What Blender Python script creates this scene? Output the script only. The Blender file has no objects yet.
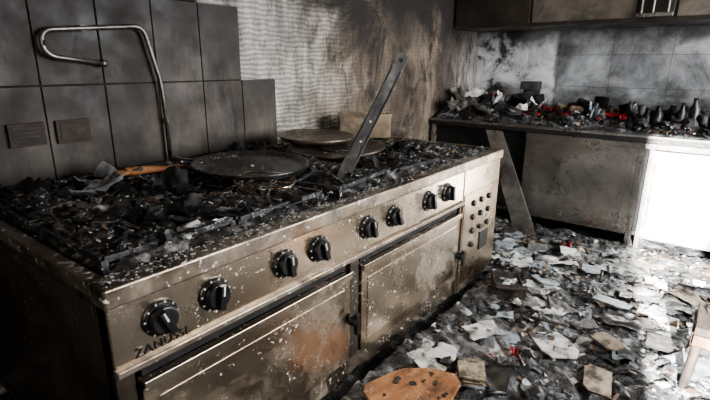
import bpy, bmesh, math, random
from mathutils import Vector, Matrix, noise as mn
random.seed(7)
D=bpy.data; SC=bpy.context.scene
try: SC.view_settings.look='AgX - Medium High Contrast'
except Exception: pass
# ---------------------------------------------------------------- materials
def newmat(name):
    m=D.materials.new(name); m.use_nodes=True; nt=m.node_tree; nt.nodes.clear()
    out=nt.nodes.new('ShaderNodeOutputMaterial'); b=nt.nodes.new('ShaderNodeBsdfPrincipled')
    nt.links.new(b.outputs[0],out.inputs[0]); return m,nt,b
def nz(nt,vec,scale,detail=6,rough=.6,dist=0):
    n=nt.nodes.new('ShaderNodeTexNoise'); n.inputs['Scale'].default_value=scale
    n.inputs['Detail'].default_value=detail; n.inputs['Roughness'].default_value=rough
    n.inputs['Distortion'].default_value=dist
    nt.links.new(vec,n.inputs['Vector']); return n.outputs['Fac']
def ramp(nt,fac,stops):
    r=nt.nodes.new('ShaderNodeValToRGB'); e=r.color_ramp.elements
    while len(e)<len(stops): e.new(.5)
    for i,(p,c) in enumerate(stops):
        e[i].position=p; e[i].color=(*c,1) if not isinstance(c,(int,float)) else (c,c,c,1)
    nt.links.new(fac,r.inputs[0]); return r.outputs[0]
def mix(nt,f,a,b,mode='MIX'):
    m=nt.nodes.new('ShaderNodeMix'); m.data_type='RGBA'; m.blend_type=mode
    for k,v in ((0,f),(6,a),(7,b)):
        if isinstance(v,(int,float)): m.inputs[k].default_value=v
        elif isinstance(v,tuple): m.inputs[k].default_value=(*v,1)
        else: nt.links.new(v,m.inputs[k])
    return m.outputs[2]
def mth(nt,op,a,b=0,clamp=False):
    m=nt.nodes.new('ShaderNodeMath'); m.operation=op; m.use_clamp=clamp
    for k,v in ((0,a),(1,b)):
        if isinstance(v,(int,float)): m.inputs[k].default_value=v
        else: nt.links.new(v,m.inputs[k])
    return m.outputs[0]
def pos(nt,stretch=(1,1,1)):
    g=nt.nodes.new('ShaderNodeNewGeometry'); mp=nt.nodes.new('ShaderNodeMapping')
    mp.inputs['Scale'].default_value=stretch; nt.links.new(g.outputs['Position'],mp.inputs['Vector'])
    return mp.outputs[0]
def xyz(nt):
    g=nt.nodes.new('ShaderNodeNewGeometry'); s=nt.nodes.new('ShaderNodeSeparateXYZ')
    nt.links.new(g.outputs['Position'],s.inputs[0]); return s.outputs
def bump(nt,b,h,strength=.3,dist=.01):
    n=nt.nodes.new('ShaderNodeBump'); n.inputs['Strength'].default_value=strength; n.inputs['Distance'].default_value=dist
    nt.links.new(h,n.inputs['Height']); nt.links.new(n.outputs[0],b.inputs['Normal']); return n
def pm(name,stops,scale=6,rough=(.5,.8),metal=0.,bmp=.3,bscale=40,stretch=(1,1,1),masks=(),flakes=0.,soot=0.,sootscale=2.5,sstretch=(1,1,1),fscale=70,spec=.5):
    m,nt,b=newmat(name); p=pos(nt,stretch)
    b.inputs['Specular IOR Level'].default_value=spec
    f=nz(nt,p,scale,8,.65); col=ramp(nt,f,stops)
    wob=nz(nt,pos(nt),3,6,.65)
    S=xyz(nt)
    for ax,a,bb,c,st in masks:
        mr=nt.nodes.new('ShaderNodeMapRange')
        v=mth(nt,'ADD',S[ax],mth(nt,'MULTIPLY',mth(nt,'SUBTRACT',wob,.5),1.2*abs(bb-a)))
        nt.links.new(v,mr.inputs[0]); mr.inputs[1].default_value=a; mr.inputs[2].default_value=bb
        mr.inputs[3].default_value=0; mr.inputs[4].default_value=st
        col=mix(nt,mr.outputs[0],col,c)
    nonm=None
    if soot>0:
        sf=ramp(nt,nz(nt,pos(nt,sstretch),sootscale,9,.7,.4),[(.52-soot*.25,0.),(.68,1.)])
        col=mix(nt,sf,col,(.016,.013,.011)); nonm=sf
    if flakes>0:
        ff=ramp(nt,nz(nt,pos(nt),fscale,4,.6),[(.62,0.),(.64,1.)])
        fm=ramp(nt,nz(nt,pos(nt),4.5,5,.7),[(.58-flakes*.16,0.),(.64-flakes*.16,1.)])
        ff=mth(nt,'MULTIPLY',ff,fm)
        col=mix(nt,ff,col,(.62,.60,.56)); nonm=ff if nonm is None else mth(nt,'MAXIMUM',nonm,ff)
    nt.links.new(col,b.inputs['Base Color'])
    rr=nt.nodes.new('ShaderNodeMapRange'); nt.links.new(nz(nt,p,scale*2.3,6,.7),rr.inputs[0])
    rr.inputs[1].default_value=.35; rr.inputs[2].default_value=.65; rr.inputs[3].default_value=rough[0]; rr.inputs[4].default_value=rough[1]
    rv=rr.outputs[0]
    if nonm is not None:
        rv=mth(nt,'MAXIMUM',rv,mth(nt,'MULTIPLY',nonm,.7))
        nt.links.new(mth(nt,'MULTIPLY',mth(nt,'SUBTRACT',1.,nonm,True),metal),b.inputs['Metallic'])
    else: b.inputs['Metallic'].default_value=metal
    nt.links.new(rv,b.inputs['Roughness'])
    bump(nt,b,nz(nt,p,bscale,6,.7),bmp,.006)
    return m
def C(h): return (h,h,h)
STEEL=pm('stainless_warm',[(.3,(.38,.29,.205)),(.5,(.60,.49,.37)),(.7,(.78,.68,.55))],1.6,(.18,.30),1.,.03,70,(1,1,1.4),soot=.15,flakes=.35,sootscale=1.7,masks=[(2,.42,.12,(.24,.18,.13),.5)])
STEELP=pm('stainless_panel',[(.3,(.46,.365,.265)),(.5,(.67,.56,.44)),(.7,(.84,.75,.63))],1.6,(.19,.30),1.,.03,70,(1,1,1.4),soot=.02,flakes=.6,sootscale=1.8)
STEELS=pm('stainless_side',[(.3,(.06,.05,.04)),(.55,(.16,.13,.10)),(.75,(.26,.22,.18))],2.5,(.35,.55),.9,.08,50,soot=.4,flakes=.3,masks=[(2,.8,.3,(.03,.025,.02),.6)])  # low light on the range's side painted in as a darker steel
STEELC=pm('stainless_cabinet',[(.3,(.17,.155,.14)),(.5,(.34,.315,.285)),(.7,(.54,.51,.47))],1.6,(.22,.42),.9,.06,50,(1,1,1.5),soot=.26,sootscale=1.8)
STEELB=pm('stainless_bright',[(.3,(.40,.39,.37)),(.7,(.74,.73,.71))],2,(.3,.5),.45,.08,50,soot=.05,masks=[(2,.35,.1,(.16,.14,.12),.7)])
RIM=pm('stainless_rim',[(.3,(.14,.112,.085)),(.5,(.38,.31,.24)),(.7,(.64,.56,.46))],4,(.26,.48),.95,.08,60,soot=.24,flakes=1.35,sootscale=4,fscale=45)
SOOT=pm('soot_black',[(.35,C(.006)),(.6,(.02,.018,.016)),(.8,(.06,.055,.05))],14,(.35,.7),0,.6,60)
SOOTG=pm('soot_cooktop',[(.36,C(.006)),(.47,(.022,.02,.018)),(.54,(.09,.085,.08)),(.61,(.28,.27,.26)),(.70,(.60,.59,.57))],17,(.3,.65),.1,.9,70)
IRON=pm('cast_iron',[(.35,C(.018)),(.55,C(.07)),(.7,(.26,.25,.235))],22,(.25,.5),.6,.4,80,flakes=.9,fscale=60)
IRONC=pm('dark_tin',[(.35,C(.012)),(.6,C(.05)),(.8,(.14,.13,.12))],12,(.3,.5),.5,.2,60)
BLK=pm('knob_black',[(.4,C(.006)),(.7,C(.02))],20,(.28,.42),0,.05,60)
DARKGAP=pm('gap_dark',[(.4,C(.005)),(.7,C(.015))],10,(.7,.9))
PANM=pm('pan_carbon',[(.35,(.022,.022,.022)),(.55,(.065,.063,.06)),(.7,(.15,.145,.14))],7,(.25,.45),.7,.15,60,flakes=.7)
PANB=pm('pan_rust',[(.35,(.045,.035,.027)),(.55,(.16,.125,.095)),(.75,(.34,.28,.22))],7,(.3,.5),.6,.2,60,flakes=.6)
BLADE=pm('blade_steel',[(.3,(.03,.03,.029)),(.5,(.09,.087,.082)),(.7,(.22,.21,.195))],7,(.32,.5),.75,.2,60)
BOXM=pm('tin_box',[(.3,(.16,.125,.085)),(.6,(.38,.30,.21)),(.8,(.5,.42,.3))],6,(.3,.55),.7,.1,60,soot=.05)
PIPEM=pm('pipe_steel',[(.3,(.06,.055,.05)),(.6,(.19,.175,.155)),(.8,(.36,.33,.30))],8,(.3,.55),.85,.2,60)
PLATE=pm('plate_brown',[(.3,(.018,.012,.009)),(.7,(.055,.038,.027))],9,(.5,.7),0,.2,60,spec=.25)
TILE=pm('wall_tile_soot_shade',[(.3,(.022,.018,.014)),(.48,(.060,.050,.040)),(.6,(.115,.097,.08)),(.75,(.20,.175,.15))],2.2,(.42,.7),0,.12,40,
        masks=[(2,1.15,1.65,(.013,.011,.009),.85),(0,1.5,.3,(.020,.017,.014),.65),(2,.98,.88,(.012,.010,.009),.8)],soot=.34,sootscale=2.6,sstretch=(1.8,1,.45),spec=.3)  # masks paint a vignette's dark upper left into the colour, over real soot
GROUT=pm('tile_grout',[(.3,(.006,.005,.005)),(.7,(.022,.019,.016))],8,(.8,.95))
WOOD=pm('scorched_wood',[(.3,(.09,.035,.014)),(.45,(.34,.15,.06)),(.7,(.52,.27,.12))],5,(.45,.7),0,.3,40,(1,3,1),soot=.15,sootscale=7,flakes=.3)
WOODD=pm('charred_wood',[(.35,(.01,.009,.008)),(.6,(.05,.035,.025)),(.8,(.16,.09,.05))],9,(.6,.9),0,.7,40,(1,4,1))
DB=[pm('ash_black',[(.4,C(.008)),(.7,C(.035))],12,(.4,.75)),
    pm('ash_dark',[(.4,(.025,.024,.023)),(.7,(.08,.075,.07))],12,(.4,.8)),
    pm('ash_grey',[(.35,(.06,.06,.06)),(.55,(.17,.17,.165)),(.7,(.32,.32,.31))],22,(.5,.8)),
    pm('ash_blue',[(.35,(.10,.115,.125)),(.52,(.27,.30,.315)),(.7,(.46,.50,.52))],18,(.4,.7)),
    pm('shard_white',[(.40,(.10,.095,.09)),(.48,(.50,.49,.465)),(.65,(.80,.79,.76))],11,(.4,.7)),
    pm('char_brown',[(.4,(.05,.03,.018)),(.7,(.20,.13,.08))],12,(.5,.8)),
    pm('paper_tan',[(.40,(.06,.045,.03)),(.55,(.38,.31,.23)),(.7,(.5,.43,.34))],12,(.6,.8)),
    pm('cloth_red',[(.42,(.03,.004,.005)),(.55,(.30,.012,.016)),(.7,(.45,.03,.03))],9,(.4,.7))]
ABLK,ADRK,AGRY,ABLU,WHT,BRN,TAN,RED=DB
def plaster():
    m,nt,b=newmat('burnt_plaster'); p=pos(nt); S=xyz(nt)
    w=nz(nt,p,1.5,8,.68,.5)
    xx=mth(nt,'ADD',S[0],mth(nt,'MULTIPLY',mth(nt,'SUBTRACT',w,.5),2.4))
    fx=mth(nt,'DIVIDE',mth(nt,'SUBTRACT',xx,1.5),4.0,True)
    base=ramp(nt,fx,[(0,(.52,.50,.45)),(.2,(.58,.55,.49)),(.31,(.40,.35,.285)),(.39,(.18,.14,.10)),(.50,(.10,.075,.055)),(.62,(.27,.215,.16)),(.72,(.08,.062,.048)),(.82,(.19,.16,.13)),(.92,(.44,.41,.37))])
    fine=ramp(nt,nz(nt,pos(nt,(3,3,.9)),4,10,.78,.7),[(.35,.28),(.48,.72),(.6,1.1),(.7,1.5)])
    col=mix(nt,1.,base,fine,'MULTIPLY')
    wv=nt.nodes.new('ShaderNodeTexWave'); wv.wave_type='BANDS'; wv.bands_direction='Z'
    wv.inputs['Scale'].default_value=11; wv.inputs['Distortion'].default_value=5; wv.inputs['Detail'].default_value=2; wv.inputs['Detail Scale'].default_value=.8
    nt.links.new(p,wv.inputs['Vector'])
    cw=ramp(nt,wv.outputs['Fac'],[(.2,.62),(.6,1.0)])
    nearf=ramp(nt,fx,[(.28,1.),(.42,.25)])
    col=mix(nt,nearf,col,mix(nt,1.,col,cw,'MULTIPLY'))
    zz=mth(nt,'ADD',S[2],mth(nt,'MULTIPLY',mth(nt,'SUBTRACT',w,.5),1.6))
    zr=ramp(nt,mth(nt,'DIVIDE',mth(nt,'SUBTRACT',zz,1.25),1.0,True),[(.22,0.),(.58,.96)])
    rightmask=ramp(nt,fx,[(.12,.2),(.33,1.)])
    col=mix(nt,mth(nt,'MULTIPLY',zr,rightmask),col,(.012,.010,.008))
    sp=ramp(nt,nz(nt,pos(nt,(1.3,1,.8)),2.3,10,.74,.4),[(.49,0.),(.59,.93)])
    col=mix(nt,mth(nt,'MULTIPLY',sp,ramp(nt,fx,[(.2,.14),(.42,1.)])),col,(.016,.012,.010))
    nt.links.new(col,b.inputs['Base Color']); b.inputs['Roughness'].default_value=.75
    h=mth(nt,'ADD',mth(nt,'MULTIPLY',wv.outputs['Fac'],nearf),mth(nt,'MULTIPLY',nz(nt,p,30,8,.7),1.2))
    bump(nt,b,h,.7,.014); return m
def backwall():
    m,nt,b=newmat('sooty_tiles_back'); p=pos(nt); S=xyz(nt)
    cb=nt.nodes.new('ShaderNodeCombineXYZ'); nt.links.new(S[1],cb.inputs[0]); nt.links.new(S[2],cb.inputs[1])
    br=nt.nodes.new('ShaderNodeTexBrick'); br.offset=0; br.inputs['Scale'].default_value=1
    br.inputs['Brick Width'].default_value=.48; br.inputs['Row Height'].default_value=.3; br.inputs['Mortar Size'].default_value=.003
    br.inputs['Color1'].default_value=(.42,.43,.435,1); br.inputs['Color2'].default_value=(.48,.49,.495,1); br.inputs['Mortar'].default_value=(.22,.21,.20,1)
    nt.links.new(cb.outputs[0],br.inputs['Vector'])
    col=mix(nt,1.,br.outputs['Color'],ramp(nt,nz(nt,p,1.8,9,.7,.4),[(.36,.15),(.5,.6),(.63,1.1)]),'MULTIPLY')
    w=nz(nt,p,2.2,8,.7,.4)
    yy=mth(nt,'ADD',S[1],mth(nt,'MULTIPLY',mth(nt,'SUBTRACT',w,.5),.15))
    pf=ramp(nt,mth(nt,'DIVIDE',mth(nt,'SUBTRACT',yy,1.45),1.0,True),[(.0,0.),(.03,1.)])
    col=mix(nt,pf,col,ramp(nt,nz(nt,p,3.0,9,.72,.6),[(.40,(.04,.036,.032)),(.47,(.46,.47,.47)),(.6,(.78,.78,.77))]))
    zz=mth(nt,'ADD',S[2],mth(nt,'MULTIPLY',mth(nt,'SUBTRACT',w,.5),.7))
    col=mix(nt,ramp(nt,mth(nt,'SUBTRACT',zz,.9,True),[(.05,.9),(.26,0.),(.62,0.),(.82,.85)]),col,(.02,.018,.016))
    nt.links.new(col,b.inputs['Base Color']); b.inputs['Roughness'].default_value=.4
    bump(nt,b,nz(nt,p,25,6,.7),.3,.006); return m
def floorm(name='ash_floor'):
    m,nt,b=newmat(name); p=pos(nt)
    a=ramp(nt,nz(nt,p,9,12,.8,.6),[(.36,(.006,.006,.006)),(.45,(.035,.034,.033)),(.52,(.13,.13,.13)),(.585,(.33,.34,.345)),(.68,(.62,.63,.63))])
    c=ramp(nt,nz(nt,p,1.6,6,.65),[(.40,.18),(.5,.8),(.6,1.3)])
    col=mix(nt,1.,a,c,'MULTIPLY'); nt.links.new(col,b.inputs['Base Color'])
    nt.links.new(ramp(nt,nz(nt,p,3,6,.6),[(.4,.25),(.6,.75)]),b.inputs['Roughness'])
    bump(nt,b,nz(nt,p,26,12,.78),.9,.03); return m
FLM=floorm()
# ---------------------------------------------------------------- mesh builder
class B:
    def __init__(s): s.v=[];s.f=[];s.m=[];s.mats=[];s.sm=[]
    def mi(s,mat):
        if mat not in s.mats: s.mats.append(mat)
        return s.mats.index(mat)
    def add(s,vs,fs,mat,smooth=False,M=None):
        o=len(s.v); i=s.mi(mat)
        for v in vs:
            v=Vector(v); s.v.append(tuple(M@v if M else v))
        for f in fs: s.f.append([o+k for k in f]); s.m.append(i); s.sm.append(smooth)
    def box(s,a,b,mat,M=None):
        (x0,y0,z0),(x1,y1,z1)=a,b
        x0,x1=min(x0,x1),max(x0,x1);y0,y1=min(y0,y1),max(y0,y1);z0,z1=min(z0,z1),max(z0,z1)
        vs=[(x0,y0,z0),(x1,y0,z0),(x1,y1,z0),(x0,y1,z0),(x0,y0,z1),(x1,y0,z1),(x1,y1,z1),(x0,y1,z1)]
        s.add(vs,[(0,3,2,1),(4,5,6,7),(0,1,5,4),(1,2,6,5),(2,3,7,6),(3,0,4,7)],mat,False,M)
    def lathe(s,prof,mat,M=None,n=40,smooth=True,cap=True):
        vs=[];fs=[]
        for r,z in prof:
            for k in range(n): a=2*math.pi*k/n; vs.append((r*math.cos(a),r*math.sin(a),z))
        for j in range(len(prof)-1):
            for k in range(n): fs.append((j*n+k,j*n+(k+1)%n,(j+1)*n+(k+1)%n,(j+1)*n+k))
        s.add(vs,fs,mat,smooth,M)
        if cap:
            o=len(s.v)-len(vs); i=s.mi(mat)
            s.f.append([o+k for k in range(n)][::-1]); s.m.append(i); s.sm.append(False)
            s.f.append([o+(len(prof)-1)*n+k for k in range(n)]); s.m.append(i); s.sm.append(False)
    def tube(s,pts,r,mat,n=12,M=None):
        pts=[Vector(p) for p in pts]; vs=[];fs=[]; up=None
        for i,p in enumerate(pts):
            t=(pts[min(i+1,len(pts)-1)]-pts[max(i-1,0)]).normalized()
            if up is None: up=t.orthogonal().normalized()
            up=(up-t*up.dot(t)).normalized(); sd=t.cross(up)
            rr=r[i] if isinstance(r,(list,tuple)) else r
            for k in range(n): a=2*math.pi*k/n; vs.append(p+up*math.cos(a)*rr+sd*math.sin(a)*rr)
        for i in range(len(pts)-1):
            for k in range(n): fs.append((i*n+k,i*n+(k+1)%n,(i+1)*n+(k+1)%n,(i+1)*n+k))
        fs.append(tuple(range(n))[::-1]); fs.append(tuple((len(pts)-1)*n+k for k in range(n)))
        s.add(vs,fs,mat,True,M)
    def chip(s,c,r,t,mat,tilt=.3,asp=1.,n=None,ang=None):
        n=n or random.choice([3,4,4,5,6]); pts=[]
        a0=random.uniform(0,6.28)
        for k in range(n):
            a=a0+6.283*(k+random.uniform(-.25,.25))/n; rr=r*random.uniform(.65,1.1)
            pts.append((rr*math.cos(a)*asp,rr*math.sin(a)))
        R=Matrix.Translation(c)@Matrix.Rotation(random.uniform(0,6.28) if ang is None else ang,4,'Z')@Matrix.Rotation(random.gauss(0,tilt),4,'X')@Matrix.Rotation(random.gauss(0,tilt),4,'Y')
        vs=[(x,y,-t/2) for x,y in pts]+[(x,y,t/2) for x,y in pts]
        fs=[tuple(range(n))[::-1],tuple(range(n,2*n))]+[(k,(k+1)%n,n+(k+1)%n,n+k) for k in range(n)]
        s.add(vs,fs,mat,False,R)
    def quad(s,c,w,l,t,ang,mat,tx=0,ty=0):
        M=Matrix.Translation(c)@Matrix.Rotation(ang,4,'Z')@Matrix.Rotation(tx,4,'X')@Matrix.Rotation(ty,4,'Y')
        P=[]
        for sx,sy in ((-1,-1),(1,-1),(1,1),(-1,1)):
            if random.random()<.5: P.append((sx*w/2*random.uniform(.85,1.05),sy*l/2*random.uniform(.85,1.05)))
            else:
                a=(sx*w/2,sy*l/2*random.uniform(.4,.75)); c2=(sx*w/2*random.uniform(.4,.8),sy*l/2)
                P+= [a,c2] if sx*sy>0 else [c2,a]
        n=len(P)
        s.add([(x,y,-t/2) for x,y in P]+[(x,y,t/2) for x,y in P],[tuple(range(n))[::-1],tuple(range(n,2*n))]+[(k,(k+1)%n,n+(k+1)%n,n+k) for k in range(n)],mat,False,M)
    def lump(s,c,sc,mat,rgh=.35,sub=2,fr=1.5,rotz=None,smooth=False):
        bm=bmesh.new(); bmesh.ops.create_icosphere(bm,subdivisions=sub,radius=1)
        o=Vector((random.uniform(-50,50),random.uniform(-50,50),random.uniform(-50,50)))
        vs=[]
        for v in bm.verts:
            d=1+rgh*mn.noise(v.co*fr+o)+rgh*.6*mn.noise(v.co*fr*2.7+o); vs.append(v.co*d)
        fs=[[v.index for v in f.verts] for f in bm.faces]; bm.free()
        M=Matrix.Translation(c)@Matrix.Rotation(random.uniform(0,6.28) if rotz is None else rotz,4,'Z')@Matrix.Diagonal((*sc,1))
        s.add(vs,fs,mat,smooth,M)
    def sheet(s,c,w,l,h,mat,ang=0,n=16,fr=1.3,curl=0,tx=0,smooth=True):
        o=Vector((random.uniform(-50,50),random.uniform(-50,50),0)); vs=[];fs=[]
        M=Matrix.Translation(c)@Matrix.Rotation(ang,4,'Z')@Matrix.Rotation(tx,4,'X')
        for i in range(n+1):
            for j in range(n+1):
                u=i/n-.5; v=j/n-.5
                e=1+.25*mn.noise(Vector((u*2.5,v*2.5,3))+o)
                q=Vector((u*fr*2,v*fr*2,0))+o
                rid=1-abs(mn.noise(q*1.3))*2
                z=h*(.7*mn.noise(q)+.45*rid+.18*mn.noise(q*3.1))+curl*(u*2)**2
                vs.append((u*w*e,v*l*e,z))
        zm=min(v[2] for v in vs); vs=[(x,y,z-zm) for x,y,z in vs]
        for i in range(n):
            for j in range(n): a=i*(n+1)+j; fs.append((a,a+n+1,a+n+2,a+1))
        s.add(vs,fs,mat,smooth,M)
    def bed(s,x0,x1,y0,y1,nx,ny,zf,mat,ok=lambda x,y:True):
        vs=[];fs=[];idx={}
        for i in range(nx+1):
            for j in range(ny+1):
                x=x0+(x1-x0)*i/nx; y=y0+(y1-y0)*j/ny
                if not ok(x,y): continue
                idx[(i,j)]=len(vs); vs.append((x,y,zf(x,y)))
        for i in range(nx):
            for j in range(ny):
                k=[(i,j),(i+1,j),(i+1,j+1),(i,j+1)]
                if all(q in idx for q in k): fs.append([idx[q] for q in k])
        s.add(vs,fs,mat,True)
    def obj(s,name,parent=None,bevel=0,seg=2):
        me=D.meshes.new(name); me.from_pydata(s.v,[],s.f)
        for m in s.mats: me.materials.append(m)
        for i,p in enumerate(me.polygons): p.material_index=s.m[i]; p.use_smooth=s.sm[i]
        me.update(); ob=D.objects.new(name,me); SC.collection.objects.link(ob)
        if bevel:
            md=ob.modifiers.new('bev','BEVEL'); md.width=bevel; md.segments=seg; md.limit_method='ANGLE'; md.angle_limit=math.radians(50)
        if parent: ob.parent=parent
        return ob
def empty(name):
    e=D.objects.new(name,None); SC.collection.objects.link(e); e.empty_display_size=.1; return e
def wchoice(w): return random.choices(DB,weights=w)[0]
def N3(x,y,z=0): return mn.noise(Vector((x,y,z)))
# ---------------------------------------------------------------- room
YW=2.313; XB=5.2; YR=-2.0; XR=-1.6; H=2.9
b=B(); b.box((XR-.1,YR-.1,-.1),(XB+.1,YW+.1,0),FLM); b.obj('floor')
b=B(); b.box((XR-.1,YW,0),(XB+.1,YW+.12,H),plaster()); b.obj('wall_left')
b=B(); b.box((XB,YR,0),(XB+.12,YW,H),backwall()); b.obj('wall_back')
CEIL=pm('ceiling_soot',[(.35,(.02,.018,.016)),(.6,(.07,.06,.05)),(.8,(.15,.13,.11))],1.5,(.8,.95))
b=B(); b.box((XR-.1,YR-.1,H),(XB+.1,YW+.1,H+.1),CEIL); b.obj('ceiling')
WALLR=pm('wall_sooty',[(.35,(.05,.042,.034)),(.6,(.22,.18,.14)),(.8,(.42,.36,.29))],1.5,(.8,.95))
wx0,wx1,wz0,wz1=1.7,4.4,.95,2.5
b=B()
b.box((XR,YR-.12,0),(wx0,YR,H),WALLR); b.box((wx1,YR-.12,0),(XB,YR,H),WALLR)
b.box((wx0,YR-.12,0),(wx1,YR,wz0),WALLR); b.box((wx0,YR-.12,wz1),(wx1,YR,H),WALLR); b.obj('wall_right')
ry0,ry1,rz0,rz1=-1.12,-.60,1.15,2.66
b=B()
b.box((XR-.06,YR,0),(XR,ry0,H),WALLR); b.box((XR-.06,ry1,0),(XR,YW,H),WALLR)
b.box((XR-.06,ry0,rz1),(XR,ry1,H),WALLR); b.box((XR-.06,ry0,0),(XR,ry1,rz0),WALLR); b.obj('wall_rear')
FR=pm('window_frame_paint',[(.3,(.2,.19,.17)),(.7,(.5,.48,.45))],3,(.5,.7))
b=B()
for x in (wx0,(wx0+wx1)/2,wx1-.05): b.box((x,YR-.09,wz0),(x+.05,YR-.03,wz1),FR)
b.box((wx0,YR-.09,wz0),(wx1,YR-.03,wz0+.05),FR); b.box((wx0,YR-.09,wz1-.05),(wx1,YR-.03,wz1),FR); b.obj('window_1')
b=B()
for y in (ry0,ry1-.02): b.box((XR-.05,y,rz0),(XR-.01,y+.02,rz1),FR)
b.box((XR-.05,ry0,rz0),(XR-.01,ry1,rz0+.02),FR); b.box((XR-.05,ry0,rz1-.02),(XR-.01,ry1,rz1),FR); b.obj('window_2')
b=B(); TW,TH=.2655,.402
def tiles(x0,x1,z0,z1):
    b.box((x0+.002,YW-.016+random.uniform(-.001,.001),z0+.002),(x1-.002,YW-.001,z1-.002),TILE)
zr=[.106,.508,.91,1.312,1.714,2.116,2.518]
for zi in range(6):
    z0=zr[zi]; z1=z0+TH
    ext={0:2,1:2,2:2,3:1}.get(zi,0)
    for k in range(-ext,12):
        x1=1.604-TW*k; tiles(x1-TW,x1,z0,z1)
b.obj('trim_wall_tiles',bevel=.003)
b=B()
for z0,z1,x1 in ((.1,1.312,2.135),(1.312,1.714,1.87),(1.714,2.9,1.604)): b.box((XR,YW-.008,z0),(x1-.003,YW-.0005,z1-.001),GROUT)
b.obj('trim_tile_grout')
# ---------------------------------------------------------------- range
X0,X1,YF,YB=.438,2.905,1.091,2.285; XM=2.40; XS=1.42
rg=empty('commercial_range')
b=B()
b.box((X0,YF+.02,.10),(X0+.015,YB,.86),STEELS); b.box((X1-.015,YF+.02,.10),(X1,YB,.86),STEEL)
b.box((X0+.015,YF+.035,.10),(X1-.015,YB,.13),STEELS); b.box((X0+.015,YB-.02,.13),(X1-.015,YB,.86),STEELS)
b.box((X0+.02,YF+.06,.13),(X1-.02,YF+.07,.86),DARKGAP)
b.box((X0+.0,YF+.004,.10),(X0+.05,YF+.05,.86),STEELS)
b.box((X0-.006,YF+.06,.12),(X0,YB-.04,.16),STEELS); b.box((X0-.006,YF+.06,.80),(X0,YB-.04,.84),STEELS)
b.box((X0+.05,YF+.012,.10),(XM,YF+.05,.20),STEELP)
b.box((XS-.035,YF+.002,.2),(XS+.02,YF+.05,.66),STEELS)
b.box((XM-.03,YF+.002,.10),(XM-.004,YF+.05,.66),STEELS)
for x in (X0+.08,XS,XM-.1,X1-.09):
    for y in (YF+.12,YB-.12):
        b.box((x-.03,y-.03,0),(x+.03,y+.03,.10),STEELS)
b.box((X0+.05,YF+.10,.012),(X1-.05,YF+.11,.10),DARKGAP)
b.obj('carcass',rg,.004)
b=B()
b.box((X0-.008,YF-.018,.845),(X1+.004,YF+.055,.90),RIM)
b.box((X0-.008,YB-.05,.86),(X1+.004,YB,.90),RIM)
b.box((X0-.008,YF+.055,.86),(X0+.035,YB-.05,.90),RIM)
b.box((X1-.04,YF+.055,.86),(X1+.004,YB-.05,.90),RIM)
b.box((XM-.02,YF+.055,.86),(XM+.02,YB-.05,.90),RIM)
b.obj('top_rim',rg,.007,3)
b=B(); b.box((X0+.035,YF+.055,.845),(X1-.04,YB-.05,.872),SOOTG); b.obj('cooktop_well',rg)
b=B(); b.box((X0,YF,.665),(XM-.003,YF+.03,.845),STEELP)
b.box((X0,YF-.016,.652),(XM-.003,YF+.03,.672),RIM)
b.obj('control_panel',rg,.004)
KX=[.57,.74,1.02,1.19,1.49,1.68,1.99,2.19]
b=B()
for i,x in enumerate(KX):
    M=Matrix.Translation((x,YF,.765))@Matrix.Rotation(math.radians(90),4,'X')
    b.lathe([(.051,0),(.051,.005),(.048,.008)],BLK,M,36,False)
    b.lathe([(.046,.006),(.046,.010),(.043,.012)],IRONC,M,36,False)
    b.lathe([(.039,.010),(.040,.026),(.037,.031),(.035,.032)],BLK,M,36,False)
    b.lathe([(.035,.031),(.034,.0325)],IRONC,M,36,True)
    a=random.choice([.25,.1,-.15,.4,.3]); Mk=M@Matrix.Rotation(a,4,'Z')
    b.box((-.010,-.036,.030),(.010,.036,.048),BLK,Mk)
    b.box((-.003,.006,.0475),(.003,.035,.0495),WHT,Mk)
    for k in range(11):
        aa=2*math.pi*(k+.5)/11; b.box((-.0025,.043,.008),(.0025,.050,.0125),WHT,M@Matrix.Rotation(aa,4,'Z'))
b.obj('knobs',rg,.002)
for nm,xa,xb in (('oven_door',X0+.06,XS-.045),('oven_door_second',XS+.03,XM-.04)):
    b=B(); b.box((xa,YF-.006,.205),(xb,YF+.04,.60),STEEL)
    b.box((xa+.04,YF-.009,.245),(xb-.04,YF-.005,.545),STEELP if 'second' in nm else STEEL)
    b.box((xa,YF-.02,.585),(xb,YF+.03,.612),STEELP)
    b.box((xa+.01,YF+.01,.614),(xb-.01,YF+.05,.652),DARKGAP)
    b.obj(nm,rg,.004)
b=B()
for x,zc in ((XS-.055,.40),(XM-.05,.36)):
    M=Matrix.Translation((x,YF-.012,zc))@Matrix.Rotation(math.radians(90),4,'X')
    b.lathe([(.022,0),(.022,.035),(.017,.042)],BLK,M,24)
    b.box((-.012,-.055,.028),(.012,.04,.045),BLK,M)
b.obj('door_latches',rg,.003)
b=B(); b.box((XM,YF-.004,.10),(X1,YF+.03,.845),STEELP)
b.box((XM+.012,YF-.008,.125),(X1-.012,YF-.003,.70),STEEL); b.obj('end_module_panel',rg,.004)
b=B()
for r_ in range(4):
    for c_ in range(3):
        x=XM+.13+.11*c_; z=.63-.085*r_
        if r_==3 and c_>0: continue
        M=Matrix.Translation((x,YF-.008,z))@Matrix.Rotation(math.radians(90),4,'X')
        b.lathe([(.018,0),(.018,.010),(.013,.014)],BLK,M,20)
b.box((XM+.25,YF-.014,.30),(XM+.37,YF-.007,.42),BLK)
b.obj('end_module_controls',rg,.002)
cu=D.curves.new('nameplate','FONT'); cu.body='ZANUSSI'; cu.size=.036; cu.extrude=.001; cu.space_character=1.1; cu.materials.append(BLK)
t=D.objects.new('nameplate',cu); SC.collection.objects.link(t); t.location=(.492,YF-.002,.681); t.rotation_euler=(math.radians(90),0,0); t.parent=rg
b=B()
cols=[.70,1.13,1.60,2.07]; rows=[1.43,1.93]
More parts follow.
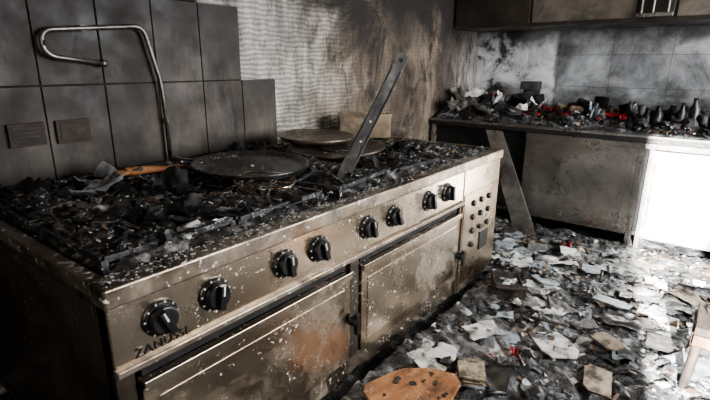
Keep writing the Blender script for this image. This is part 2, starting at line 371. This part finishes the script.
for cx in cols:
    for cy in rows:
        M=Matrix.Translation((cx,cy,.872))
        b.lathe([(.12,0),(.11,.016),(.08,.018),(.075,.03),(.06,.033)],IRON,M,28)
        b.lathe([(.058,.033),(.058,.043),(.04,.05)],SOOT,M,24)
        w,d=.205,.225; z=.920; t=.009
        j=Matrix.Translation((cx,cy,z))@Matrix.Rotation(random.gauss(0,.08),4,'Z')@Matrix.Rotation(random.gauss(0,.025),4,'X')
        for sx in (-1,1): b.box((sx*w-t,-d,-t),(sx*w+t,d,t),IRON,j)
        for sy in (-1,1): b.box((-w,sy*d-t,-t),(w,sy*d+t,t),IRON,j)
        for k in range(8):
            a=math.pi/4*k
            p0=Vector((math.cos(a)*.06,math.sin(a)*.06,.012)); p1=Vector((math.cos(a)*min(.22,.21/max(abs(math.cos(a)),.7)),math.sin(a)*.22/max(abs(math.sin(a)),.7) if abs(math.sin(a))>.1 else 0,0))
            b.tube([p0,p0.lerp(p1,.3)+Vector((0,0,.008)),p1],[.007,.011,.010],IRON,6,j)
        for sx in (-1,1):
            for sy in (-1,1): b.box((sx*w-.01,sy*d-.01,-.046),(sx*w+.01,sy*d+.01,0),IRON,j)
b.obj('burners_and_grates',rg,.002)
b=B(); b.box((XM+.06,YF+.12,.872),(X1-.08,YB-.12,.888),PANM)
b.box((XM+.06,YF+.12,.888),(X1-.08,YF+.135,.902),PANM); b.obj('griddle_plate',rg,.004)
# ---------------------------------------------------------------- debris on cooktop
pans=[(1.36,1.64,.27),(2.0,1.70,.28),(2.05,1.86,.23),(2.72,2.03,.2)]
def onpan(x,y,m=0): return any((x-a)**2+(y-c)**2<(r+m)**2 for a,c,r in pans)
b=B()
def cz(x,y):
    e=min(1,(x-X0-.03)/.06,(X1-.03-x)/.06,(y-YF-.05)/.06,(YB-.04-y)/.06); e=max(0,e)
    h=.024+.05*(N3(x*4,y*4,5)+.35)+.024*N3(x*14,y*14)+.012*N3(x*40,y*40)
    if x>XM: h*=.6
    if onpan(x,y,-.02): h=min(h,.05)
    return .874+e*max(0,h)
b.bed(X0+.03,X1-.035,YF+.05,YB-.04,210,106,cz,SOOTG)
for i in range(4600):
    x=random.uniform(X0+.02,X1-.03); y=random.uniform(YF+.0,YB-.04)
    if onpan(x,y): continue
    front=y<YF+.25
    m=wchoice([3.5,3.5,3.6,1.3,2.4 if front else 1.2,1.4,.3,0])
    r=random.choice([.005,.007,.010,.014,.020]) if m in (ABLK,ADRK,BRN) else random.choice([.003,.004,.006,.010])
    z=max(cz(x,y),.872)+random.uniform(0,.014)
    if y<YF+.06: z=.901; r=random.uniform(.002,.005)
    if r>.012 and y<YF+.09: y+=.05
    b.chip((x,y,z+r*.2),r,random.uniform(.0015,.003),m,.4)
for i in range(420):
    x=X0+abs(random.gauss(0,1.0))
    if x>X1: continue
    b.chip((x,random.uniform(YF-.012,YF+.06),.902),random.uniform(.002,.007),.0012,random.choice([WHT,WHT,AGRY]),.08)
for i in range(80):
    x=random.uniform(X0+.1,X1-.2); y=random.uniform(YF+.16,YB-.15)
    if onpan(x,y,.03): continue
    b.lump((x,y,.905),(random.uniform(.015,.05),random.uniform(.015,.035),random.uniform(.012,.028)),random.choice([ABLK,ABLK,ADRK,SOOT,BRN,AGRY]),.5,2)
for i in range(40):
    x=random.uniform(X0+.12,1.25) if i<28 else random.uniform(1.6,2.7); y=random.uniform(YF+.15,YB-.2)
    if onpan(x,y,.08): continue
    b.sheet((x,y,.912),random.uniform(.10,.28),random.uniform(.08,.17),random.uniform(.02,.055),random.choice([ABLK,ADRK,SOOT,PANM,SOOTG,SOOTG,AGRY]),random.uniform(0,6),14,1.1,random.uniform(0,.05))
for x,y,s_ in ((.80,1.25,.055),(.87,1.21,.035),(.62,1.20,.03),(.72,1.17,.025),(.56,1.32,.02),(1.02,1.2,.02),(.98,1.31,.02),(1.35,1.17,.016),(1.12,1.33,.03),(1.5,1.25,.02)):
    b.sheet((x,y,.922),s_*1.6,s_,.012,WHT,random.uniform(0,3),8,1.2)
for i in range(26):
    x,y=random.gauss(1.17,.06),random.gauss(1.40,.06)
    pts=[(x+.03*math.sin(k*1.1+i)+k*.006*math.cos(i),y+.03*math.cos(k*.9+i*2)+k*.006*math.sin(i),.940+.014*math.sin(k*.8+i)+.01) for k in range(8)]
    b.tube(pts,.0022,random.choice([TAN,BRN,AGRY,BRN]),5)
for i in range(70):
    a=random.uniform(0,6.28); r=random.uniform(.27,.38); x=2.0+math.cos(a)*r; y=1.70+math.sin(a)*r
    if y>2.2: continue
    b.lump((x,y,.915),(.025,.02,.014),random.choice([AGRY,WHT,ADRK,BRN]),.5,1)
for i in range(26):
    a=random.uniform(0,6.28); r=random.uniform(0,.2); cx,cy,zz=random.choice([(1.36,1.64,.967),(2.0,1.66,.96)])
    b.chip((cx+math.cos(a)*r,cy+math.sin(a)*r,zz),random.uniform(.004,.012),.002,random.choice([AGRY,ABLK,BRN,WHT]),.1)
b.obj('cooktop_debris_pile',rg)
b=B(); M=Matrix.Translation((1.36,1.64,.965))@Matrix.Rotation(.03,4,'X')
b.lathe([(.0,.0),(.20,.0),(.235,.006),(.25,.022),(.258,.022),(.256,.014),(.242,-.006),(.2,-.012),(0,-.012)],PANM,M,64,cap=False)
b.tube([(1.36-.17,1.64+.2,.981),(1.36-.23,1.64+.26,.998),(1.36-.19,1.64+.32,.998),(1.36-.12,1.64+.25,.981)],.007,PANM,8)
b.obj('frying_pan')
b=B(); M=Matrix.Translation((1.25,1.43,.940))@Matrix.Rotation(.08,4,'X')
b.lathe([(0,0),(.09,0),(.11,.008),(.122,.020),(.126,.020),(.114,.002),(.09,-.006),(0,-.006)],STEELP,M,40,cap=False)
b.obj('steel_plate')
b=B(); M=Matrix.Translation((2.0,1.68,.957))@Matrix.Rotation(-.04,4,'Y')
b.lathe([(0,.0),(.21,.0),(.25,.012),(.27,.014),(.27,.006),(.245,-.006),(.2,-.012),(0,-.012)],PANB,M,64,cap=False)
b.lathe([(.10,.0),(.10,.006),(.09,.007)],PANM,M,40)
b.obj('paella_pan')
b=B(); M=Matrix.Translation((2.05,1.88,.990))@Matrix.Rotation(.03,4,'X')
b.lathe([(0,.0),(.19,.0),(.22,.02),(.225,.02),(.2,-.006),(0,-.006)],PANB,M,48,cap=False)
b.obj('baking_tray_round')
p0=Vector((1.585,1.31,.905)); p1=Vector((1.905,1.20,1.455)); ax=(p1-p0); L=ax.length; ax.normalize()
wd=ax.cross(Vector((.80,.58,-.1))).normalized(); nn=wd.cross(ax)
nn=(nn+wd*.15).normalized(); wd=nn.cross(ax).normalized()
M=Matrix((( wd.x,nn.x,ax.x,p0.x),(wd.y,nn.y,ax.y,p0.y),(wd.z,nn.z,ax.z,p0.z),(0,0,0,1)))
b=B()
prof=[(0,.028),(.10,.031),(.2,.029),(.40,.026),(L-.06,.028),(L-.02,.028),(L-.006,.022),(L,.011)]
vs=[];fs=[]
for l,w in prof:
    for sx,sy in ((-w,-.003),(w,-.003),(w,.003),(-w,.003)): vs.append((sx,sy,l))
for i in range(len(prof)-1):
    for k in range(4): fs.append((i*4+k,i*4+(k+1)%4,i*4+4+(k+1)%4,i*4+4+k))
fs.append((3,2,1,0)); n_=len(prof)*4; fs.append((n_-4,n_-3,n_-2,n_-1))
b.add(vs,fs,BLADE,False,M)
Mh=M@Matrix.Translation((0,0,L-.035))@Matrix.Rotation(math.radians(90),4,'X')
b.lathe([(.010,-.0045),(.010,.0045)],DARKGAP,Mh,20)
for sx in (-1,1): b.box((sx*.023-.0035,-.006,.12),(sx*.023+.0035,.006,L-.08),IRONC,M)
for l in (.2,.3): b.lathe([(.005,-.005),(.005,.005)],STEELB,M@Matrix.Translation((0,0,l))@Matrix.Rotation(math.radians(90),4,'X'),12)
b.obj('long_spatula',bevel=.001)
b=B(); b.tube([(.95,1.95,.968),(1.03,1.94,.965),(1.10,1.90,.965),(1.19,1.88,.965)],[.020,.018,.012,.010],WOOD,10)
b.lump((.925,1.955,.965),(.038,.032,.012),WOOD,.1,3,smooth=True); b.obj('wooden_spoon')
b=B(); M=Matrix.Translation((2.72,2.03,.903))@Matrix.Rotation(math.radians(-46),4,'Z')
w,d,h=.18,.075,.17
b.box((-w,-d,0),(w,d,.008),BOXM,M); b.box((-w,-d,0),(w,-d+.006,h),BOXM,M); b.box((-w,d-.006,0),(w,d,h),BOXM,M)
b.box((-w,-d,0),(-w+.006,d,h),BOXM,M); b.box((w-.006,-d,0),(w,d,h),BOXM,M)
b.box((-w-.006,-d-.006,h-.02),(w+.006,-d,h),BOXM,M); b.box((-w+.006,-d+.006,h-.05),(w-.006,d-.006,h-.045),SOOT,M)
b.obj('metal_container',bevel=.003)
def arc(pts,rad,n=6):
    out=[Vector(pts[0])]
    for i in range(1,len(pts)-1):
        p=Vector(pts[i]); a=(Vector(pts[i-1])-p); c=(Vector(pts[i+1])-p)
        A=p+a.normalized()*rad; Cc=p+c.normalized()*rad
        for k in range(n+1):
            t=k/n; out.append((1-t)**2*A+2*t*(1-t)*p+t*t*Cc)
    out.append(Vector(pts[-1])); return out
yp=YW-.05
b=B(); b.tube(arc([(1.06,yp,1.405),(.83,yp,1.435),(.825,yp,1.535),(1.27,yp,1.575),(1.335,yp,1.30),(1.345,yp,.91)],.05),.0105,PIPEM,12)
for x,z in ((1.0,1.551),(1.342,1.12)):
    b.box((x-.012,yp,z-.012),(x+.012,YW-.01,z+.012),PIPEM)
b.tube([(1.05,yp,1.406),(1.075,yp,1.403)],.017,PIPEM,12)
b.obj('gas_pipe')
b=B(); b.box((.655,YW-.032,1.07),(.79,YW-.012,1.165),PLATE); b.box((.835,YW-.03,1.065),(.975,YW-.012,1.165),PLATE)
for k in range(4): b.box((.67,YW-.036,1.085+k*.018),(.775,YW-.032,1.093+k*.018),SOOT)
b.box((.85,YW-.033,1.078),(.96,YW-.03,1.152),PLATE)
b.obj('wall_socket_plates',bevel=.003)
# ---------------------------------------------------------------- counter along the back wall
XC=4.157; YE=-1.9
ct=empty('steel_counter')
b=B()
b.box((XC-.01,YE,.86),(XB-.01,2.29,.90),STEELC); b.box((XC-.012,YE,.845),(XC+.02,2.29,.885),SOOT)
b.obj('worktop',ct,.005)
b=B()
b.box((XC+.04,YE,.10),(XB-.02,2.28,.13),STEELS); b.box((XC+.06,YE,.13),(XC+.07,2.28,.86),DARKGAP)
b.box((XB-.04,YE,.13),(XB-.02,2.28,.86),STEELS)
for y in (2.26,1.33,.47,.40,-.16,-.8,-1.85):
    b.box((XC+.005,y-.018,.0),(XC+.05,y+.018,.86),STEELC)
    b.box((XB-.08,y-.018,.0),(XB-.045,y+.018,.86),STEELC)
b.box((XC+.002,.38,.80),(XC+.045,1.35,.845),STEELC); b.box((XC+.002,-1.85,.80),(XC+.045,.38,.845),STEELC)
b.obj('frame',ct,.004)
b=B(); b.box((XC,.49,.11),(XC+.04,1.31,.79),STEELC); b.box((XC-.008,.49,.775),(XC+.04,1.31,.80),STEELC)
b.box((XC-.004,.53,.15),(XC,1.27,.74),STEELC); b.obj('cabinet_door_wide',ct,.005)
b=B(); b.box((XC,-.14,.10),(XC+.04,.385,.79),STEELB); b.box((XC-.004,-.10,.14),(XC,.345,.75),STEELB); b.box((XC-.02,.355,.2),(XC-.002,.375,.7),STEELC); b.obj('cabinet_door_narrow',ct,.005)
b=B(); b.box((XC,-.78,.10),(XC+.04,-.18,.79),STEELC); b.box((XC,-1.83,.10),(XC+.04,-.82,.79),STEELC); b.obj('cabinet_door_end',ct,.005)
b=B()
P=[Vector((XC-.03,1.70,.84)),Vector((XC-.03,1.55,.84)),Vector((XC-.22,1.10,.012)),Vector((XC-.22,1.29,.012))]
vs=P+[p+Vector((-.012,0,0)) for p in P]
b.add(vs,[(0,1,2,3),(7,6,5,4),(0,4,5,1),(1,5,6,2),(2,6,7,3),(3,7,4,0)],STEELC); b.obj('leaning_metal_strip')
XU=4.55; ZU=1.74
UPD=pm('cabinet_upper_burnt',[(.3,(.012,.010,.008)),(.55,(.05,.04,.03)),(.75,(.13,.10,.08))],2.2,(.3,.55),.3,.1,40,soot=.2)
UPL=pm('cabinet_upper_brown',[(.3,(.07,.058,.045)),(.6,(.19,.16,.13))],2,(.35,.55),.3,.1,40,soot=.2)
uc=empty('wall_cabinets')
b=B(); b.box((XU+.02,YE,ZU),(XB,2.30,ZU+.7),UPD); b.obj('carcass',uc,.004)
b=B()
for ya,yb_,m in ((2.28,1.56,UPD),(1.54,.72,UPL),(.70,.46,UPD),(.44,-.2,UPL),(-.22,-1.0,UPD),(-1.02,-1.88,UPD)):
    b.box((XU,yb_,ZU+.03),(XU+.02,ya,ZU+.68),m)
for y in (.68,.60,.50): b.tube([(XU-.03,y,ZU+.04),(XU-.03,y,ZU+.6)],.012,PIPEM,10)
b.box((XU-.045,.46,ZU+.03),(XU,.71,ZU+.06),STEELC)
b.obj('doors',uc,.004)
# ---------------------------------------------------------------- debris on counter
b=B()
def kz(x,y):
    u=max(0,min(1,(x-XC-.02)/.35)); e=min(1,(XB-.03-x)/.05)
    return .903+max(0,e)*u*max(0,.065+.05*(N3(y*2.3,4)+.3)+.04*N3(x*7,y*7)+.025*N3(x*22,y*22)+(.09 if y>1.75 else 0))
b.bed(XC+.01,XB-.03,-.7,2.25,50,140,kz,FLM)
for i in range(2000):
    y=random.uniform(-.6,2.2); x=random.uniform(XC+.03,XB-.08)
    m=wchoice([9,5,1.6,.7,.6,1.4,.4,.15])
    b.chip((x,y,kz(x,y)+random.uniform(.003,.025)),random.choice([.008,.012,.018,.026]),random.uniform(.002,.01),m,.5)
for i in range(190):
    y=random.uniform(-.3,2.15); x=random.uniform(XC+.15,XB-.12)
    s_=random.uniform(.02,.07)
    b.lump((x,y,kz(x,y)+s_*.4),(s_,s_*random.uniform(.6,1.5),s_*random.uniform(.5,1)),wchoice([9,4,1,.3,.4,1.2,.3,.0]),.55,2)
for y,x,w_,l_,h_,a in ((1.80,4.5,.10,.06,.05,.2),(1.52,4.42,.15,.08,.05,1.4),(1.28,4.5,.16,.09,.06,.9),(1.12,4.38,.12,.07,.04,2.2),(.98,4.55,.08,.05,.04,.1),(.74,4.5,.16,.08,.06,1.6),(.66,4.42,.08,.06,.04,.5)):
    b.sheet((x,y,kz(x,y)+.012),w_,l_,h_,RED,a,14,1.2,random.uniform(.01,.04),random.uniform(.1,.4))
for y,x,s_ in ((1.62,4.6,.035),(1.36,4.42,.028),(.86,4.45,.03),(.80,4.6,.035)):
    b.lump((x,y,kz(x,y)+s_*.3),(s_,s_*1.4,s_*.6),RED,.6,3,1.8,smooth=True)
for y,x,w_,a,t_ in ((1.95,4.35,.44,.5,.6),(2.10,4.48,.36,1.4,.4),(1.76,4.45,.18,.3,.3),(1.42,4.62,.14,2,.1),(.9,4.42,.10,.6,.1),(.58,4.5,.10,1,.3),(2.14,4.30,.26,.2,.5),(2.02,4.30,.22,2.2,.3)):
    b.sheet((x,y,kz(x,y)+.01),w_,w_*.6,.08,WHT if w_>.13 else ABLU,a,14,1.0,.05,t_)
for y,x,r,h,tl,m in ((1.68,4.75,.08,.12,.3,IRONC),(1.45,4.75,.06,.14,-.2,IRONC),(1.05,4.7,.09,.09,.5,SOOT),(.92,4.75,.06,.15,.1,IRONC),(1.25,4.4,.035,.07,1.3,PIPEM),(1.58,4.42,.03,.06,1.2,AGRY),(.66,4.7,.07,.12,-.3,SOOT)):
    M=Matrix.Translation((x,y,kz(x,y)))@Matrix.Rotation(tl,4,'X')
    b.lathe([(0,.004),(r*.92,0),(r,.01),(r,h),(r*1.06,h),(r*.96,h-.003),(r*.93,.01),(0,.01)],m,M,22,cap=False)
for y,x,w_,m in ((1.36,4.7,.12,ADRK),(.82,4.7,.1,BRN),(1.62,4.9,.13,AGRY)):
    b.quad((x,y,kz(x,y)+.03),w_,w_*.8,.06,random.uniform(0,3),m,.2,.2)
b.obj('counter_debris_pile',ct)
b=B()
for i in range(13):
    y=.64-.07*i+random.uniform(-.02,.02); x=4.42+random.uniform(-.08,.25); r=random.uniform(.028,.042); h=random.uniform(.14,.23)
    M=Matrix.Translation((x,y,kz(x,y)-.01))@Matrix.Rotation(random.gauss(0,.08),4,'X')
    if i%3==1: pr=[(r,0),(r,h*.6),(r*.9,h*.62),(r*.9,h*.7)]
    else: pr=[(r,0),(r*1.03,h*.1),(r,h*.6),(r*.45,h*.78),(r*.4,h),(r*.5,h+.004)]
    b.lathe(pr,random.choice([SOOT,IRONC,ADRK,BLK,BLK]),M,18)
b.obj('burnt_bottles',ct)
b=B(); M=Matrix.Translation((4.98,1.62,.905))
b.box((-.07,-.09,.0),(.07,.09,.03),IRONC,M); b.box((.02,-.08,.03),(.07,.08,.26),ADRK,M); b.box((-.07,-.085,.26),(.07,.085,.34),ADRK,M); b.lathe([(.04,.03),(.045,.12)],IRONC,M@Matrix.Translation((-.02,0,0)),20)
b.obj('coffee_machine',ct,bevel=.006)
# ---------------------------------------------------------------- floor debris
def inside(x,y):
    if X0-.05<x<X1+.04 and y>YF-.02: return True
    if x>XC-.02: return True
    return False
def fh(x,y):
    h=.03+.05*(N3(x*1.7,y*1.7,7)+.3)
    if x<X1: h+=.06*max(0,1-(YF-y)/.35)
    return max(h,.0)
def fz(x,y):
    e=min(1,(x-.9)/.2,(y+.9)/.2)
    return max(.002,e*(fh(x,y)*.8+.03*N3(x*6,y*6)+.022*N3(x*17,y*17)+.012*N3(x*40,y*40)))
b=B()
b.bed(.9,XC-.03,-.9,2.25,260,210,fz,FLM,lambda x,y: not inside(x,y))
for i in range(4400):
    x=random.uniform(1.2,XC-.05); y=random.uniform(-.6,2.2)
    if inside(x,y) or (x>X1 and y>1.95): continue
    near=(YF-y)<.3 and x<X1
    pn=N3(x*2.2,y*2.2,3)
    if near: m=wchoice([6,5,2.5,1,.6,1.5,.3,.0])
    elif pn>.0: m=wchoice([2.2,2.6,4.5,3.2,2.8,1.5,.8,.01])
    else: m=wchoice([6,5,2.6,1.0,.8,2.2,.5,.005])
    r=random.choice([.005,.007,.009,.012,.016,.022])
    if y+r>YF-.02 and x<X1+.06: y-=r
    if x+r>XC-.02: x-=r
    b.chip((x,y,fz(x,y)+random.uniform(.0,.010)),r,random.uniform(.0015,.005),m,.25,random.uniform(.6,1.5))
for i in range(200):
    x=random.uniform(1.3,XC-.12); y=random.uniform(-.5,1.8)
    if inside(x,y+.06): continue
    s_=random.uniform(.012,.045); b.lump((x,y,fz(x,y)+s_*.1),(s_*1.4,s_,s_*.6),wchoice([7,5,2,.7,.6,2,.4,0]),.55,2)
for i in range(230):
    x=random.uniform(1.5,XC-.25); y=random.uniform(-.35,1.9)
    if inside(x,y+.12): continue
    w_=random.uniform(.06,.24)
    b.sheet((x,y,fz(x,y)+.001),w_,w_*random.uniform(.5,.9),random.uniform(.008,.03),random.choice([AGRY,ABLU,WHT,ABLU,WHT,ADRK,ABLK,TAN,AGRY,ABLK,FLM,FLM,FLM]),random.uniform(0,6),12,1.0)
for i in range(90):
    x=random.uniform(1.5,XC-.25); y=random.uniform(-.4,1.6)
    if inside(x,y+.15) : continue
    a=random.uniform(0,6.28); L_=random.uniform(.06,.2); z=fz(x,y)+.01
    b.tube([(x-math.cos(a)*L_/2,y-math.sin(a)*L_/2,z),(x+math.cos(a)*L_/2,y+math.sin(a)*L_/2,z+random.uniform(0,.04))],random.uniform(.003,.010),random.choice([WOODD,WOODD,BRN,ADRK,IRONC]),6)
b.obj('floor_debris_pile')
b=B()
for x,y,w_,l_,a,m in ((3.16,.97,.20,.15,.3,WHT),(2.71,.66,.26,.19,.5,WHT),(2.29,.49,.25,.19,.7,WHT),(3.0,.75,.16,.12,1.1,ABLU),(3.35,.55,.17,.12,.2,ABLU),
    (2.45,.28,.16,.11,.9,TAN),(2.95,.35,.20,.12,1.4,ABLU),(3.6,.75,.18,.14,.4,WHT),(3.45,1.2,.17,.14,.1,ABLU),(2.1,.25,.18,.12,.2,TAN),(2.62,.42,.13,.1,2,AGRY),(3.8,1.25,.16,.14,.5,ABLU),(3.25,.25,.17,.12,.6,WHT),(3.7,1.5,.13,.1,.6,AGRY),(3.55,.98,.22,.14,.2,AGRY)):
    b.quad((x,y,fz(x,y)+.018),w_,l_,.010,a,m,random.gauss(0,.08),random.gauss(0,.08))
b.obj('broken_tiles_heap',bevel=.002)
b=B()
n=16; pts=[]
for k in range(n):
    a=2*math.pi*k/n; r=.17*(1+.10*math.sin(a*2+.4)+.05*math.sin(a*5)); pts.append((r*1.15*math.cos(a),r*.85*math.sin(a)))
M=Matrix.Translation((1.45,.82,.135))@Matrix.Rotation(-.75,4,'Z')@Matrix.Rotation(-.1,4,'X')
b.add([(x,y,-.011) for x,y in pts]+[(x,y,.011) for x,y in pts],[tuple(range(n))[::-1],tuple(range(n,2*n))]+[(k,(k+1)%n,n+(k+1)%n,n+k) for k in range(n)],WOOD,False,M)
for k in range(14): b.chip(M@Vector((random.uniform(-.14,.14),random.uniform(-.1,.1),.013)),random.uniform(.005,.02),.002,random.choice([ABLK,ADRK,AGRY]),.05)
b.obj('scorched_wooden_board')
b=B(); b.sheet((2.05,.60,fz(2.05,.6)+.01),.15,.05,.03,RED,.5,14,1.2); b.sheet((2.0,.70,fz(2.0,.7)+.01),.06,.04,.03,RED,1.5,12,1.2); b.obj('red_cloth_scrap')
b=B(); b.sheet((3.75,.82,fz(3.75,.82)+.015),.20,.07,.03,RED,.2,14,1.2); b.obj('red_cloth_scrap.001')
b=B(); M=Matrix.Translation((2.72,.90,.045))@Matrix.Rotation(.5,4,'Z')
w,d,h=.12,.09,.10
b.box((-w,-d,0),(w,d,.008),WOODD,M); b.box((-w,-d,0),(-w+.008,d,h),WOODD,M); b.box((w-.008,-d,0),(w,d,h*.8),WOODD,M); b.box((-w,d-.008,0),(w,d,h),WOODD,M); b.box((-w,-d,0),(w,-d+.008,h*.6),WOODD,M)
b.box((-w-.05,-d,h-.008),(-w+.004,d,h),WOODD,M); b.obj('charred_box',bevel=.003)
b=B()
for k in range(6): b.quad((1.80,.72,fz(1.8,.72)+.01+.008*k),.17,.12,.006,.5+.05*random.gauss(0,1),random.choice([TAN,ABLU,BRN,AGRY]),.05,.05)
b.obj('burnt_book')
st=empty('burnt_stool')
b=B(); cx,cy=2.48,-.20; ZS=.33
b.box((cx-.15,cy-.15,ZS-.035),(cx+.15,cy+.15,ZS),WOODD); b.box((cx-.13,cy+.145,ZS-.10),(cx+.13,cy+.158,ZS-.035),WOODD); b.box((cx-.158,cy-.13,ZS-.085),(cx-.145,cy+.15,ZS-.035),WOOD)
for k in range(3): b.lump((cx+random.uniform(-.08,.08),cy+random.uniform(0,.08),ZS+.012),(.05,.04,.02),ABLK,.5,2)
b.obj('seat',st,.006)
b=B()
for sx in (-1,1):
    for sy in (-1,1):
        b.tube([(cx+sx*.15,cy+sy*.15,0),(cx+sx*.125,cy+sy*.125,ZS-.02)],[.018,.021],WOODD,10)
b.tube([(cx-.14,cy+.135,.14),(cx+.14,cy+.135,.14)],.011,WOODD,8); b.obj('legs',st)
# ---------------------------------------------------------------- lights
w=D.worlds.new('sky'); SC.world=w; w.use_nodes=True; bg=w.node_tree.nodes['Background']; bg.inputs[0].default_value=(.75,.87,1,1); bg.inputs[1].default_value=3.0
s=D.lights.new('sun','SUN'); s.energy=110; s.angle=.012; s.color=(1,.98,.95); so=D.objects.new('sun',s); SC.collection.objects.link(so)
so.rotation_euler=Vector((1,.18,-.30)).to_track_quat('-Z','Y').to_euler(); so.location=(-4,-2,3)
def area(name,loc,dirv,sx,sy,e,col):
    l=D.lights.new(name,'AREA'); l.shape='RECTANGLE'; l.size=sx; l.size_y=sy; l.energy=e; l.color=col
    o=D.objects.new(name,l); SC.collection.objects.link(o); o.location=loc; o.rotation_euler=Vector(dirv).to_track_quat('-Z','Y').to_euler()
area('window_daylight',((wx0+wx1)/2,YR-.02,(wz0+wz1)/2),(0,1,-.05),wx1-wx0,wz1-wz0,250,(.98,.98,1))
area('rear_fill',(XR+.01,(ry0+ry1)/2,(rz0+rz1)/2),(1,.35,-.1),ry1-ry0,rz1-rz0,38,(1,.92,.83))  # added warm fill lamp, set in the rear window opening
# ---------------------------------------------------------------- camera
y,p,r=map(math.radians,(37.761,16.119,.36))
Fw=Vector((math.cos(p)*math.cos(y),math.cos(p)*math.sin(y),-math.sin(p))); R=Vector((math.sin(y),-math.cos(y),0)); U=R.cross(Fw)
R2=R*math.cos(r)+U*math.sin(r); U2=U*math.cos(r)-R*math.sin(r)
cam=D.cameras.new('camera'); cam.sensor_width=36; cam.lens=475.1/710*36; cam.clip_start=.02
co=D.objects.new('camera',cam); SC.collection.objects.link(co)
co.matrix_world=Matrix(((R2.x,U2.x,-Fw.x,0),(R2.y,U2.y,-Fw.y,0),(R2.z,U2.z,-Fw.z,1.414),(0,0,0,1)))
SC.camera=co
